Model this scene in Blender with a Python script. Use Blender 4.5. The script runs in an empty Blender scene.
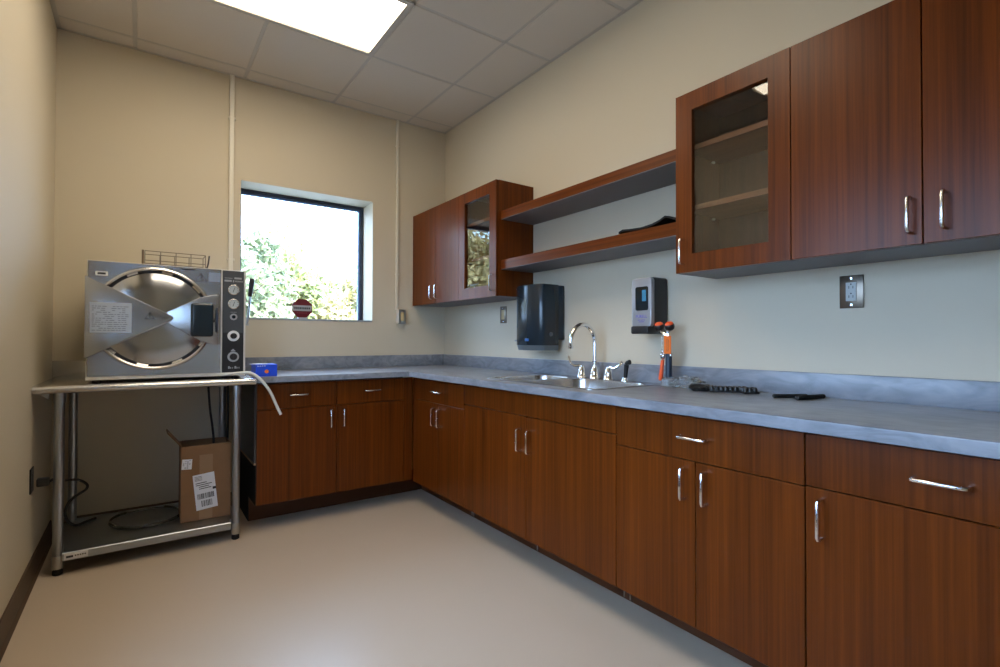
import bpy, bmesh, math, random
from mathutils import Vector, Matrix
random.seed(7)
C = bpy.context.scene.collection
PI = math.pi

# ------------------------------------------------------------------ materials
def mat(name):
    m = bpy.data.materials.new(name); m.use_nodes = True
    nt = m.node_tree
    return m, nt, nt.nodes['Principled BSDF']

def plain(name, col, rough=.5, metal=0., spec=.5, noise=0., nscale=40., bump=0., aniso=0., trans=0., coat=0., emit=0., ior=None):
    m, nt, b = mat(name)
    b.inputs['Base Color'].default_value = (*col, 1)
    b.inputs['Roughness'].default_value = rough
    b.inputs['Metallic'].default_value = metal
    b.inputs['Specular IOR Level'].default_value = spec
    b.inputs['Coat Weight'].default_value = coat
    if trans: b.inputs['Transmission Weight'].default_value = trans
    if ior: b.inputs['IOR'].default_value = ior
    if emit:
        b.inputs['Emission Color'].default_value = (*col, 1); b.inputs['Emission Strength'].default_value = emit
    if noise or bump:
        tc = nt.nodes.new('ShaderNodeTexCoord'); n = nt.nodes.new('ShaderNodeTexNoise')
        n.inputs['Scale'].default_value = nscale; n.inputs['Detail'].default_value = 4
        nt.links.new(tc.outputs['Object'], n.inputs['Vector'])
        if noise:
            r = nt.nodes.new('ShaderNodeMapRange')
            r.inputs['To Min'].default_value = 1-noise; r.inputs['To Max'].default_value = 1+noise
            nt.links.new(n.outputs['Fac'], r.inputs['Value'])
            mx = nt.nodes.new('ShaderNodeVectorMath'); mx.operation = 'SCALE'
            mx.inputs[0].default_value = col
            nt.links.new(r.outputs['Result'], mx.inputs['Scale'])
            nt.links.new(mx.outputs['Vector'], b.inputs['Base Color'])
        if bump:
            bp = nt.nodes.new('ShaderNodeBump'); bp.inputs['Strength'].default_value = bump; bp.inputs['Distance'].default_value = .002
            nt.links.new(n.outputs['Fac'], bp.inputs['Height']); nt.links.new(bp.outputs['Normal'], b.inputs['Normal'])
    return m

def wood(name, scale, dark=(.064, .0136, .0016), light=(.172, .0395, .0038), rough=.30):
    m, nt, b = mat(name)
    N = nt.nodes.new; L = nt.links.new
    tc = N('ShaderNodeTexCoord'); oi = N('ShaderNodeObjectInfo')
    mp = N('ShaderNodeMapping'); mp.inputs['Scale'].default_value = scale
    ad = N('ShaderNodeVectorMath'); ad.operation = 'ADD'
    sc = N('ShaderNodeVectorMath'); sc.operation = 'SCALE'; sc.inputs['Scale'].default_value = 30
    L(oi.outputs['Random'], sc.inputs[0]); L(tc.outputs['Object'], mp.inputs['Vector'])
    L(mp.outputs['Vector'], ad.inputs[0]); L(sc.outputs['Vector'], ad.inputs[1])
    n1 = N('ShaderNodeTexNoise'); n1.inputs['Scale'].default_value = 1; n1.inputs['Detail'].default_value = 6; n1.inputs['Roughness'].default_value = .65
    n2 = N('ShaderNodeTexNoise'); n2.inputs['Scale'].default_value = .22; n2.inputs['Detail'].default_value = 2
    L(ad.outputs['Vector'], n1.inputs['Vector']); L(ad.outputs['Vector'], n2.inputs['Vector'])
    mi = N('ShaderNodeMix'); mi.data_type = 'FLOAT'; mi.inputs[0].default_value = .4
    L(n1.outputs['Fac'], mi.inputs[2]); L(n2.outputs['Fac'], mi.inputs[3])
    cr = N('ShaderNodeValToRGB')
    cr.color_ramp.elements[0].position = .33; cr.color_ramp.elements[0].color = (*dark, 1)
    cr.color_ramp.elements[1].position = .68; cr.color_ramp.elements[1].color = (*light, 1)
    L(mi.outputs[0], cr.inputs['Fac']); L(cr.outputs['Color'], b.inputs['Base Color'])
    b.inputs['Roughness'].default_value = rough; b.inputs['Specular IOR Level'].default_value = .2
    return m

def stone(name):
    m, nt, b = mat(name)
    N = nt.nodes.new; L = nt.links.new
    tc = N('ShaderNodeTexCoord')
    mp = N('ShaderNodeMapping'); mp.inputs['Scale'].default_value = (2.2, 1.1, 3.0); mp.inputs['Rotation'].default_value = (.3, .2, .5)
    n0 = N('ShaderNodeTexNoise'); n0.inputs['Scale'].default_value = 1.3; n0.inputs['Detail'].default_value = 5; n0.inputs['Distortion'].default_value = 1.2
    n1 = N('ShaderNodeTexNoise'); n1.inputs['Scale'].default_value = 5; n1.inputs['Detail'].default_value = 8; n1.inputs['Distortion'].default_value = 2.2
    L(tc.outputs['Object'], mp.inputs['Vector']); L(mp.outputs['Vector'], n0.inputs['Vector']); L(mp.outputs['Vector'], n1.inputs['Vector'])
    mi = N('ShaderNodeMix'); mi.data_type = 'FLOAT'; mi.inputs[0].default_value = .5
    L(n0.outputs['Fac'], mi.inputs[2]); L(n1.outputs['Fac'], mi.inputs[3])
    cr = N('ShaderNodeValToRGB'); e = cr.color_ramp.elements
    e[0].position = .33; e[0].color = (.115, .127, .145, 1)
    e[1].position = .68; e[1].color = (.29, .302, .325, 1)
    k = e.new(.5); k.color = (.20, .215, .245, 1)
    L(mi.outputs[0], cr.inputs['Fac']); L(cr.outputs['Color'], b.inputs['Base Color'])
    b.inputs['Roughness'].default_value = .3
    return m

def glass(name, tint=(1, 1, 1)):
    m, nt, b = mat(name); nt.nodes.remove(b)
    N = nt.nodes.new; L = nt.links.new
    out = nt.nodes['Material Output']
    lw = N('ShaderNodeLayerWeight'); lw.inputs['Blend'].default_value = .5
    p = N('ShaderNodeMath'); p.operation = 'POWER'; p.inputs[1].default_value = 5
    ma = N('ShaderNodeMath'); ma.operation = 'MULTIPLY_ADD'; ma.inputs[1].default_value = .94; ma.inputs[2].default_value = .07
    t = N('ShaderNodeBsdfTransparent'); t.inputs['Color'].default_value = (*tint, 1)
    g = N('ShaderNodeBsdfGlossy'); g.inputs['Roughness'].default_value = .0
    mx = N('ShaderNodeMixShader')
    L(lw.outputs['Facing'], p.inputs[0]); L(p.outputs[0], ma.inputs[0]); L(ma.outputs[0], mx.inputs[0])
    L(t.outputs[0], mx.inputs[1]); L(g.outputs[0], mx.inputs[2]); L(mx.outputs[0], out.inputs['Surface'])
    return m

def brushed(name, col=(.62, .63, .65), rough=.28, aniso=.7, radial=True):
    m, nt, b = mat(name)
    b.inputs['Base Color'].default_value = (*col, 1); b.inputs['Metallic'].default_value = 1
    b.inputs['Roughness'].default_value = rough; b.inputs['Anisotropic'].default_value = aniso
    t = nt.nodes.new('ShaderNodeTangent'); t.direction_type = 'RADIAL'; t.axis = 'Y' if radial else 'Z'
    b.inputs['Anisotropic Rotation'].default_value = .25 if radial else 0
    nt.links.new(t.outputs[0], b.inputs['Tangent'])
    return m

WALL = plain('wall_paint', (.58, .515, .395), .6, spec=.25, bump=.12, nscale=220)
CEILT = plain('ceiling_tile', (.60, .545, .47), .9, spec=.1, noise=.04, nscale=160, bump=.5)
GRID = plain('grid_metal', (.47, .44, .39), .6)
FLOOR = plain('floor_resin', (.515, .415, .315), .33, spec=.4, noise=.02, nscale=3)
BASE = plain('base_rubber', (.085, .052, .03), .5)
WOODV = wood('cherry_laminate', (85, 85, 1.3))
WOODH = wood('cherry_laminate_long', (85, 1.3, 85))
WOODIN = wood('cabinet_inside', (40, 40, 1.6), (.055, .027, .013), (.12, .06, .03), .45)
SHELFW = wood('shelf_laminate', (55, 1.6, 55), (.16, .065, .028), (.30, .14, .065), .4)
CARC = plain('carcass_edge', (.022, .008, .004), .6)
TOE = plain('toe_board', (.085, .024, .005), .45)
UNDER = plain('underside_grey_sheen', (.15, .14, .155), .5)  # grey daylight reflection on the wood underside, put into its colour
ENDP = plain('end_panel_dark', (.03, .031, .034), .3)
TAN = plain('raw_edge', (.36, .22, .11), .6)
STONE = stone('grey_solid_surface')
STEEL = plain('stainless', (.62, .62, .62), .26, 1)
STEELD = plain('table_steel', (.46, .48, .50), .30, 1)
GALV = plain('galvanised', (.40, .43, .46), .34, 1, noise=.06, nscale=6)
SINKS = plain('sink_steel', (.47, .46, .45), .24, 1)
CHROME = plain('chrome', (.86, .86, .87), .08, 1)
NICKEL = plain('satin_pull', (.80, .79, .78), .22, 1)
BRDISC = brushed('brushed_disc', (.50, .52, .55), .19, .92)
BRSH = brushed('brushed_sheet', (.52, .53, .55), .24, .6, False)
BLACK = plain('black_plastic', (.012, .012, .013), .4)
BLACKM = plain('black_matte', (.006, .006, .006), .65, spec=.25)
NAVY = plain('smoked_plastic', (.010, .020, .030), .2)
NAVYL = plain('smoked_plastic_lip', (.10, .12, .13), .3)
SILVER = plain('silver_plastic', (.36, .36, .37), .35, .3)
WINDW = plain('dark_window', (.006, .015, .022), .08)
CREAM = plain('cream_paint', (.70, .66, .56), .45)
BEIGEW = plain('frame_white', (.66, .64, .58), .4)
PANELG = plain('panel_grey', (.055, .06, .065), .4)
WHITE = plain('white_plastic', (.78, .78, .76), .4)
HOSEW = plain('hose_white', (.66, .65, .60), .4)
PRINT = plain('print_grey', (.36, .37, .38), .5)
INK = plain('ink_dark', (.03, .03, .035), .6)
PAPER = plain('label_paper', (.72, .73, .76), .6)
PLATE = plain('rating_plate', (.55, .62, .72), .3, .35)
BLUEL = plain('label_blue', (.24, .29, .38), .5)
PURPLE = plain('print_purple', (.10, .08, .42), .5)
BLUEB = plain('blue_badge', (.04, .16, .5), .3)
ORANGE = plain('orange_plastic', (.80, .17, .02), .45)
ORANGER = plain('orange_red', (.85, .10, .015), .45)
CARD = plain('cardboard', (.22, .115, .05), .8, noise=.12, nscale=14)
CARDD = plain('cardboard_inside', (.16, .09, .045), .85)
TAPE = plain('tape', (.27, .155, .075), .35)
BLUEC = plain('blue_carton', (.006, .06, .60), .45)
RED = plain('sign_red', (.13, .003, .012), .5)
SIGNW = plain('sign_white', (.40, .40, .43), .5)
FRAME = plain('window_frame_dark', (.016, .024, .045), .35)
FRAMEL = plain('bead_highlight', (.10, .16, .30), .3)  # blue highlight along the dark frame, painted as the bead colour
GLASS = glass('clear_pane')
GLASSC = glass('cabinet_pane', (.90, .90, .90))
CLEAR = plain('clear_film', (.85, .88, .9), .06, trans=.95, ior=1.25)
CLEARB = plain('clear_base', (.80, .83, .85), .08, trans=.85, ior=1.3)
IVORY = plain('ivory_device', (.52, .40, .20), .45)
GREYDEV = plain('grey_device', (.42, .44, .42), .45)
PLATESS = plain('plate_steel', (.17, .14, .11), .3, .9)
TUBE = plain('clear_tube', (.045, .045, .035), .15, spec=.8)
BARK = plain('bark', (.13, .09, .06), .9)
GRASS = plain('ground_paving', (.24, .24, .22), .95, noise=.1, nscale=2)
LAMP = plain('lamp_diffuser', (1, .86, .66), .5, emit=1)

def leafmat(name, c1, c2):
    m, nt, b = mat(name)
    oi = nt.nodes.new('ShaderNodeNewGeometry'); cr = nt.nodes.new('ShaderNodeValToRGB')
    cr.color_ramp.elements[0].color = (*c1, 1); cr.color_ramp.elements[1].color = (*c2, 1)
    nt.links.new(oi.outputs['Random Per Island'], cr.inputs['Fac']); nt.links.new(cr.outputs['Color'], b.inputs['Base Color'])
    b.inputs['Roughness'].default_value = .6; b.inputs['Specular IOR Level'].default_value = .2
    return m

# ------------------------------------------------------------------ helpers
OFF = {}
def setp(o, label=None, cat=None, group=None, kind=None):
    if label: o['label'] = label
    if cat: o['category'] = cat
    if group: o['group'] = group
    if kind: o['kind'] = kind
    return o

def thing(name, label, cat, loc, group=None, kind=None):
    o = bpy.data.objects.new(name, None); C.objects.link(o)
    o.location = loc; o.empty_display_size = .05
    OFF[o] = Vector(loc)
    return setp(o, label, cat, group, kind)

class MB:
    def __init__(s): s.v = []; s.f = []
    def add(s, verts, faces):
        n = len(s.v); s.v += [tuple(v) for v in verts]; s.f += [tuple(i+n for i in f) for f in faces]; return s
    def addbm(s, bm, M=None):
        bm.verts.index_update()
        s.add([(M @ v.co if M else v.co) for v in bm.verts], [[v.index for v in f.verts] for f in bm.faces]); bm.free(); return s
    def box(s, x0, x1, y0, y1, z0, z1, bev=0., seg=2, M=None):
        x0, x1 = sorted((x0, x1)); y0, y1 = sorted((y0, y1)); z0, z1 = sorted((z0, z1))
        bm = bmesh.new(); bmesh.ops.create_cube(bm, size=1)
        for v in bm.verts: v.co = Vector(((x0+x1)/2+v.co.x*(x1-x0), (y0+y1)/2+v.co.y*(y1-y0), (z0+z1)/2+v.co.z*(z1-z0)))
        if bev: bmesh.ops.bevel(bm, geom=bm.edges[:], offset=min(bev, .45*min(x1-x0, y1-y0, z1-z0)), segments=seg, profile=.5, affect='EDGES')
        return s.addbm(bm, M)
    def rbox(s, x0, x1, y0, y1, z0, z1, bev=0., seg=2):   # right run: s = y, d = -x
        return s.box(x0, x1, y0, y1, z0, z1, bev, seg)
    def prism(s, pts, a0, a1, plane='xz', bev=0., seg=2):
        bm = bmesh.new()
        def P(p, a): return {'xz': (p[0], a, p[1]), 'yz': (a, p[0], p[1]), 'xy': (p[0], p[1], a)}[plane]
        lo = [bm.verts.new(P(p, a0)) for p in pts]; hi = [bm.verts.new(P(p, a1)) for p in pts]
        bm.faces.new(lo); bm.faces.new(hi[::-1]); n = len(pts)
        for i in range(n): bm.faces.new((lo[i], hi[i], hi[(i+1) % n], lo[(i+1) % n]))
        bmesh.ops.recalc_face_normals(bm, faces=bm.faces[:])
        if bev: 
            ed = [e for e in bm.edges if len(e.link_faces) == 2 and e.calc_face_angle() > .6]
            bmesh.ops.bevel(bm, geom=ed, offset=bev, segments=seg, profile=.5, affect='EDGES')
        return s.addbm(bm)
    def lathe(s, prof, org, axis=(0, 0, 1), n=32, caps=True):
        q = Vector((0, 0, 1)).rotation_difference(Vector(axis)).to_matrix(); o = Vector(org)
        vs = []; fs = []
        for r, h in prof:
            for k in range(n):
                a = 2*PI*k/n; vs.append(o + q @ Vector((r*math.cos(a), r*math.sin(a), h)))
        for i in range(len(prof)-1):
            for k in range(n):
                k2 = (k+1) % n; fs.append((i*n+k, i*n+k2, (i+1)*n+k2, (i+1)*n+k))
        if caps:
            if prof[0][0] > 1e-6: fs.append(tuple(range(n))[::-1])
            if prof[-1][0] > 1e-6: fs.append(tuple((len(prof)-1)*n+k for k in range(n)))
        return s.add(vs, fs)
    def cyl(s, a, b, r, n=20, r2=None):
        a = Vector(a); b = Vector(b); h = (b-a).length
        return s.lathe([(r, 0), (r if r2 is None else r2, h)], a, (b-a).normalized(), n)
    def tube(s, pts, r, n=10, smooth=6, taper=None):
        P = [Vector(p) for p in pts]
        if smooth and len(P) > 2:
            Q = []; E = [P[0]*2-P[1]] + P + [P[-1]*2-P[-2]]
            for i in range(1, len(E)-2):
                a, b, c, d = E[i-1:i+3]
                for k in range(smooth):
                    t = k/smooth
                    Q.append(.5*((2*b)+(c-a)*t+(2*a-5*b+4*c-d)*t*t+(3*b-a-3*c+d)*t**3))
            Q.append(P[-1]); P = Q
        m = len(P); T = []
        for i in range(m):
            T.append((P[min(i+1, m-1)]-P[max(i-1, 0)]).normalized())
        u = T[0].orthogonal().normalized(); vs = []; fs = []
        for i in range(m):
            if i: u = (T[i-1].rotation_difference(T[i]) @ u); u = (u - T[i]*u.dot(T[i])).normalized()
            w = T[i].cross(u); rr = r if taper is None else r*taper(i/(m-1))
            for k in range(n):
                a = 2*PI*k/n; vs.append(P[i] + (u*math.cos(a)+w*math.sin(a))*rr)
        for i in range(m-1):
            for k in range(n):
                k2 = (k+1) % n; fs.append((i*n+k, i*n+k2, (i+1)*n+k2, (i+1)*n+k))
        fs.append(tuple(range(n))[::-1]); fs.append(tuple((m-1)*n+k for k in range(n)))
        return s.add(vs, fs)
    def ball(s, c, r, sx=1, sy=1, sz=1, n=16):
        prof = [(r*math.sin(PI*k/n), -r*math.cos(PI*k/n)) for k in range(n+1)]
        prof[0] = (1e-7, -r); prof[-1] = (1e-7, r)
        st = len(s.v); s.lathe(prof, (0, 0, 0), (0, 0, 1), 2*n//1, caps=False)
        c = Vector(c)
        for i in range(st, len(s.v)):
            v = s.v[i]; s.v[i] = (c.x+v[0]*sx, c.y+v[1]*sy, c.z+v[2]*sz)
        return s
    def build(s, name, m, parent=None, smooth=True, ang=35, origin=None):
        off = OFF.get(parent, Vector((0, 0, 0)))
        org = Vector(origin) if origin else off
        me = bpy.data.meshes.new(name)
        me.from_pydata([Vector(v)-org for v in s.v], [], s.f)
        bm = bmesh.new(); bm.from_mesh(me); bmesh.ops.recalc_face_normals(bm, faces=bm.faces[:]); bm.to_mesh(me); bm.free()
        me.materials.append(m)
        if smooth:
            for p in me.polygons: p.use_smooth = True
            me.set_sharp_from_angle(angle=math.radians(ang))
        o = bpy.data.objects.new(name, me); C.objects.link(o)
        o.location = org-off
        if parent: o.parent = parent
        OFF[o] = org
        return o

def text(body, size, M, m, parent, name='lettering', depth=.0006, align='CENTER'):
    cu = bpy.data.curves.new(name, 'FONT'); cu.body = body; cu.size = size; cu.extrude = depth; cu.align_x = align; cu.align_y = 'CENTER'
    t = bpy.data.objects.new(name, cu); C.objects.link(t)
    dg = bpy.context.evaluated_depsgraph_get(); me = bpy.data.meshes.new_from_object(t.evaluated_get(dg))
    bpy.data.objects.remove(t); bpy.data.curves.remove(cu)
    me.transform(M); off = OFF[parent]; me.transform(Matrix.Translation(-off))
    me.materials.clear(); me.materials.append(m)
    o = bpy.data.objects.new(name, me); C.objects.link(o); o.parent = parent; OFF[o] = off
    return o
FACE_Y = Matrix(((1, 0, 0, 0), (0, 0, -1, 0), (0, 1, 0, 0), (0, 0, 0, 1)))            # readable from -y
FACE_X = Matrix(((0, 0, -1, 0), (-1, 0, 0, 0), (0, 1, 0, 0), (0, 0, 0, 1)))           # readable from -x

# ------------------------------------------------------------------ room
XL, H, YF = -2.541, 2.9138, -5.4
WX0, WX1, WZ0, WZ1 = -1.5855, -.6493, 1.28, 2.2152
def struct(o): o['kind'] = 'structure'; return o
struct(MB().box(XL-.15, .15, YF-.15, .25, -.15, 0).build('floor', FLOOR, smooth=False))
w = MB()
w.box(XL-.15, WX0, 0, .25, 0, H+.1); w.box(WX1, .15, 0, .25, 0, H+.1)
w.box(WX0, WX1, 0, .204, 0, WZ0); w.box(WX0, WX1, .204, .25, 0, WZ0-.022); w.box(WX0, WX1, 0, .25, WZ1, H+.1)
struct(w.build('wall_back', WALL, smooth=False))
struct(MB().box(0, .15, YF, 0, 0, H+.1).build('wall_right', WALL, smooth=False))
DY0, DY1, DZ1 = -3.80, -1.97, 2.13
w = MB().box(XL-.15, XL, DY1, 0, 0, H+.1); w.box(XL-.15, XL, YF, DY0, 0, H+.1); w.box(XL-.15, XL, DY0, DY1, DZ1, H+.1)
struct(w.build('wall_left', WALL, smooth=False))
# glazed double outside door in the left wall, beside the photographer
dr = thing('door_1', None, None, (XL-.075, (DY0+DY1)/2, 0), kind='structure')
def yring(mb, y0, y1, z0, z1, t, x0, x1, b=None):
    b = b or t
    mb.box(x0, x1, y0, y0+t, z0, z1); mb.box(x0, x1, y1-t, y1, z0, z1); mb.box(x0, x1, y0+t, y1-t, z1-t, z1); mb.box(x0, x1, y0+t, y1-t, z0, z0+b)
m = MB(); m.box(XL-.15, XL+.006, DY0, DY0+.045, 0, DZ1); m.box(XL-.15, XL+.006, DY1-.045, DY1, 0, DZ1); m.box(XL-.15, XL+.006, DY0+.045, DY1-.045, DZ1-.045, DZ1)
struct(m.build('door_frame', FRAME, dr, False))
DM = (DY0+DY1)/2
for a, b in ((DY0+.047, DM-.002), (DM+.002, DY1-.047)):
    m = MB(); yring(m, a, b, .008, DZ1-.047, .085, XL-.095, XL-.05, .86); lf = struct(m.build('door_leaf', FRAME, dr, False))
    struct(MB().box(XL-.075, XL-.07, a+.078, b-.078, .86, DZ1-.125).build('door_pane', GLASS, lf, False))
struct(MB().tube([(XL-.051, DM+.045, .95), (XL-.012, DM+.045, .95), (XL-.010, DM+.045, 1.20), (XL-.051, DM+.045, 1.20)], .009, 10, 0).build('door_pull', STEEL, dr))
struct(MB().box(XL-.15, .15, YF-.15, YF, 0, H+.1).build('wall_front', WALL, smooth=False))
# ceiling: lay-in tiles between a grid of bars
GX = [0, -.367, -.966, -1.570, -2.176, XL]
GY = [0, -.147, -.777, -1.388, -1.998, -2.608, -3.218, -3.828, -4.438, -5.048, YF]
LAMPS = [(-2.176, -.966, -1.388, -.777), (-2.176, -.966, -2.608, -1.998)]
def in_lamp(x, y): return any(a < x < b and c < y < d for a, b, c, d in LAMPS)
ce = MB()
for i in range(len(GX)-1):
    for j in range(len(GY)-1):
        if not in_lamp((GX[i]+GX[i+1])/2, (GY[j]+GY[j+1])/2):
            ce.box(GX[i+1]+.010, GX[i]-.010, GY[j+1]+.010, GY[j]-.010, H, H+.02, .003, 1)
ce.box(XL-.1, .1, YF-.1, .1, H+.13, H+.2)
struct(ce.build('ceiling', CEILT, smooth=False))
gr = MB()
def cut(a, b, holes):
    seg = [(a, b)]
    for h0, h1 in holes:
        seg = [q for s0, s1 in seg for q in ((s0, min(s1, h0)), (max(s0, h1), s1)) if q[1]-q[0] > 1e-6]
    return seg
for x in GX[1:-1]:
    for a, b in cut(YF, 0, [(c, d) for x0, x1, c, d in LAMPS if x0+.01 < x < x1-.01]): gr.box(x-.012, x+.012, a, b, H+.003, H+.012)
for y in GY[1:-1]:
    for a, b in cut(XL, 0, [(x0, x1) for x0, x1, c, d in LAMPS if c+.01 < y < d-.01]): gr.box(a, b, y-.012, y+.012, H+.003, H+.012)
gr.box(-.022, 0, YF, 0, H-.001, H+.012); gr.box(XL, XL+.022, YF, 0, H-.001, H+.012); gr.box(XL, 0, -.022, 0, H-.001, H+.012)
struct(gr.build('trim_1', GRID, smooth=False))
def basep(pts, a0, a1, plane): return MB().prism(pts, a0, a1, plane, .003, 1)
q_ = [(XL, 0), (XL+.022, 0), (XL+.010, .012), (XL+.006, .10), (XL, .102)]
bb = MB().prism(q_, DY1, 0, 'xz'); bb.prism(q_, YF, DY0, 'xz')
struct(bb.build('baseboard_left', BASE, smooth=False))
bb = MB().prism([(0, 0), (-.022, 0), (-.010, .012), (-.006, .10), (0, .102)], XL+.022, -1.585, 'yz')
struct(bb.build('baseboard_back', BASE, smooth=False))
# window
wn = thing('window_1', None, None, ((WX0+WX1)/2, .22, WZ0), kind='structure')
f = MB(); t = .045
def ring(mb, x0, x1, z0, z1, t, y0, y1):
    mb.box(x0, x0+t, y0, y1, z0, z1); mb.box(x1-t, x1, y0, y1, z0, z1)
    mb.box(x0+t, x1-t, y0, y1, z1-t, z1); mb.box(x0+t, x1-t, y0, y1, z0, z0+t)
f = MB(); ring(f, WX0, WX1, WZ0-.022, WZ1, .022, .205, .248); struct(f.build('window_frame', FRAME, wn, False))
f = MB(); ring(f, WX0+.022, WX1-.022, WZ0-.010, WZ1-.022, .014, .218, .248); struct(f.build('glazing_bead', FRAMEL, wn, False))
struct(MB().box(WX0+.03, WX1-.03, .230, .235, WZ0-.002, WZ1-.03).build('window_pane', GLASS, wn, False))
struct(MB().box(WX0+.001, WX1-.001, -.004, .2, WZ0-.014, WZ0, .002).build('window_sill', plain('sill_grey', (.34, .36, .37), .4), wn, False))

# ceiling lamps
for k, (x0, x1, y0, y1) in enumerate(LAMPS):
    L = thing('ceiling_light', ['recessed fluorescent ceiling panel glowing above the window end of the room',
                                'glowing recessed ceiling panel further from the window, mirrored in the near glass cabinet'][k], 'ceiling light', ((x0+x1)/2, (y0+y1)/2, H))
    f = MB(); t = .028
    f.box(x0, x0+t, y0, y1, H-.004, H+.09); f.box(x1-t, x1, y0, y1, H-.004, H+.09); f.box(x0+t, x1-t, y0, y0+t, H-.004, H+.09); f.box(x0+t, x1-t, y1-t, y1, H-.004, H+.09)
    f.box(x0, x1, y0, y1, H+.09, H+.1)
    f.build('housing', GRID, L, False)
    MB().box(x0+t, x1-t, y0+t, y1-t-.010, H+.002, H+.006).build('diffuser', LAMP, L, False)

# ------------------------------------------------------------------ cabinets
def R(s0, s1, d0, d1): return (-d1, -d0, s0, s1)          # right run: along y, out from the right wall
def B(s0, s1, d0, d1): return (s0, s1, -d1, -d0)          # back run: along x, out from the back wall
def pt(run, s, d, z): return (-d, s, z) if run is R else (s, -d, z)
def pull(run, parent, s, z0, z1, d, horiz=False, out=.033):
    r = .0048; m = MB()
    if horiz: a, b = (s-.052, z0), (s+.052, z0)
    else: a, b = (s, z0), (s, z1)
    def q(p, dd): return pt(run, p[0], dd, p[1])
    u = Vector((b[0]-a[0], b[1]-a[1])).normalized()*.008
    pts = [q(a, d-.001), q(a, d+out-.010), q((a[0]+u[0]*.3, a[1]+u[1]*.3), d+out-.003), q((a[0]+u[0], a[1]+u[1]), d+out),
           q((b[0]-u[0], b[1]-u[1]), d+out), q((b[0]-u[0]*.3, b[1]-u[1]*.3), d+out-.003), q(b, d+out-.010), q(b, d-.001)]
    m.tube(pts, r, 10, 0)
    h = m.build('handle', NICKEL, parent); h['label'] = 'satin metal bar pull'; return h
def panel(run, name, root, s0, s1, z0, z1, d0, d1, m=None, g=.0016):
    return MB().box(*run(min(s0, s1)+g, max(s0, s1)-g, d0, d1), z0+g, z1-g, .0012, 1).build(name, m or WOODV, root, True, 30)

def base_cab(run, label, s0, s1, fd, zb, dz, doors, drawers, toe, top=True, ext=None):
    """s0<s1 along the run; doors: list of (a,b,handle_s); drawers: list of (a,b,handle?)"""
    root = thing('base_cabinet', label, 'cabinet', pt(run, (s0+s1)/2, .3, 0), 'base cabinets under the grey worktop')
    c = MB(); b = fd-.022
    c.box(*run(s0, s0+.018, .01, b), zb, .874); c.box(*run(s1-.018, s1, .01, b), zb, .874)
    c.box(*run(s0+.018, s1-.018, .01, b), zb, zb+.018); c.box(*run(s0+.018, s1-.018, .01, .02), zb+.018, .874)
    c.box(*run(s0+.018, s1-.018, b-.02, b), .845, .874); c.box(*run(s0+.018, s1-.018, b-.02, b), dz-.02, dz+.02)
    if not top: pass
    c.build('carcass', CARC, root, False)
    MB().box(*run(s0, s1, toe-.018, toe), 0, zb).build('toe_kick', TOE, root, False)
    for a, bb_, hs in doors:
        d = panel(run, 'door', root, a, bb_, zb, dz, fd-.02, fd)
        pull(run, d, hs, .578, .686, fd)
    for a, bb_, hd in drawers:
        d = panel(run, 'drawer' if hd else 'false_front', root, a, bb_, dz, .866, fd-.02, fd)
        if hd: pull(run, d, (a+bb_)/2, .794, .794, fd, True)
    return root
cb = base_cab(B, 'cherry base cabinet on the window wall beside the steel table, two drawers over two doors', -1.576, -.646, .59, .155, .713,
         [(-1.576, -1.111, -1.152), (-1.111, -.646, -1.070)], [(-1.576, -1.111, True), (-1.111, -.646, True)], .352)
MB().box(-.645, -.582, -.588, -.57, .155, .866, .001, 1).build('filler_panel', WOODV, cb)
MB().box(-.645, -.36, -.352, -.334, 0, .155).build('toe_kick', TOE, cb, False)
e = MB().box(-1.5885, -1.5765, -.588, -.012, .405, .874, .001, 1).build('end_panel', ENDP, cb, False); e['label'] = 'dark grey end panel'
e = MB().box(-1.590, -1.5765, -.588, -.012, .395, .405).build('edge_strip', TAN, cb, False); e['label'] = 'raw tan edge strip'
e = MB().prism([(-.588, .156), (-.588, .394), (-.012, .394), (-.012, 0), (-.352, 0), (-.352, .156)], -1.580, -1.5765, 'yz').build('end_skirt', BLACKM, cb, False)
ca = base_cab(R, 'narrow cherry base cabinet in the corner left of the sink, one drawer over two doors', -1.276, -.645, .58, .145, .720,
         [(-.960, -.645, -.923), (-1.276, -.960, -.997)], [(-1.276, -.645, True)], .395)
MB().box(-.578, -.56, -.644, -.592, .145, .866, .001, 1).build('filler_panel', WOODV, ca)
MB().box(-.395, -.377, -.644, -.36, 0, .145).build('toe_kick', TOE, ca, False)
cs = base_cab(R, 'wide cherry sink cabinet with a plain false front over two large doors', -2.441, -1.276, .58, .145, .752,
         [(-1.863, -1.276, -1.823), (-2.441, -1.863, -1.903)], [(-2.441, -1.276, False)], .395)
cc = base_cab(R, 'cherry base cabinet right of the sink, one wide drawer over two doors', -3.145, -2.441, .58, .145, .713,
         [(-2.795, -2.441, -2.755), (-3.145, -2.795, -2.837)], [(-3.145, -2.441, True)], .395)
cd = base_cab(R, 'cherry base cabinet nearest the camera, one drawer over a single wide door', -3.75, -3.145, .58, .145, .716,
         [(-3.75, -3.145, -3.189)], [(-3.75, -3.145, True)], .395)
for root, ys in ((ca, (-1.08, -1.10)), (cs, (-1.73, -2.325, -2.358))):
    for y in ys: MB().box(-.398, -.3945, y-.004, y+.004, .006, .075, .001, 1).build('toe_clip', NICKEL, root, False)['label'] = 'small silver toe board clip'

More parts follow.
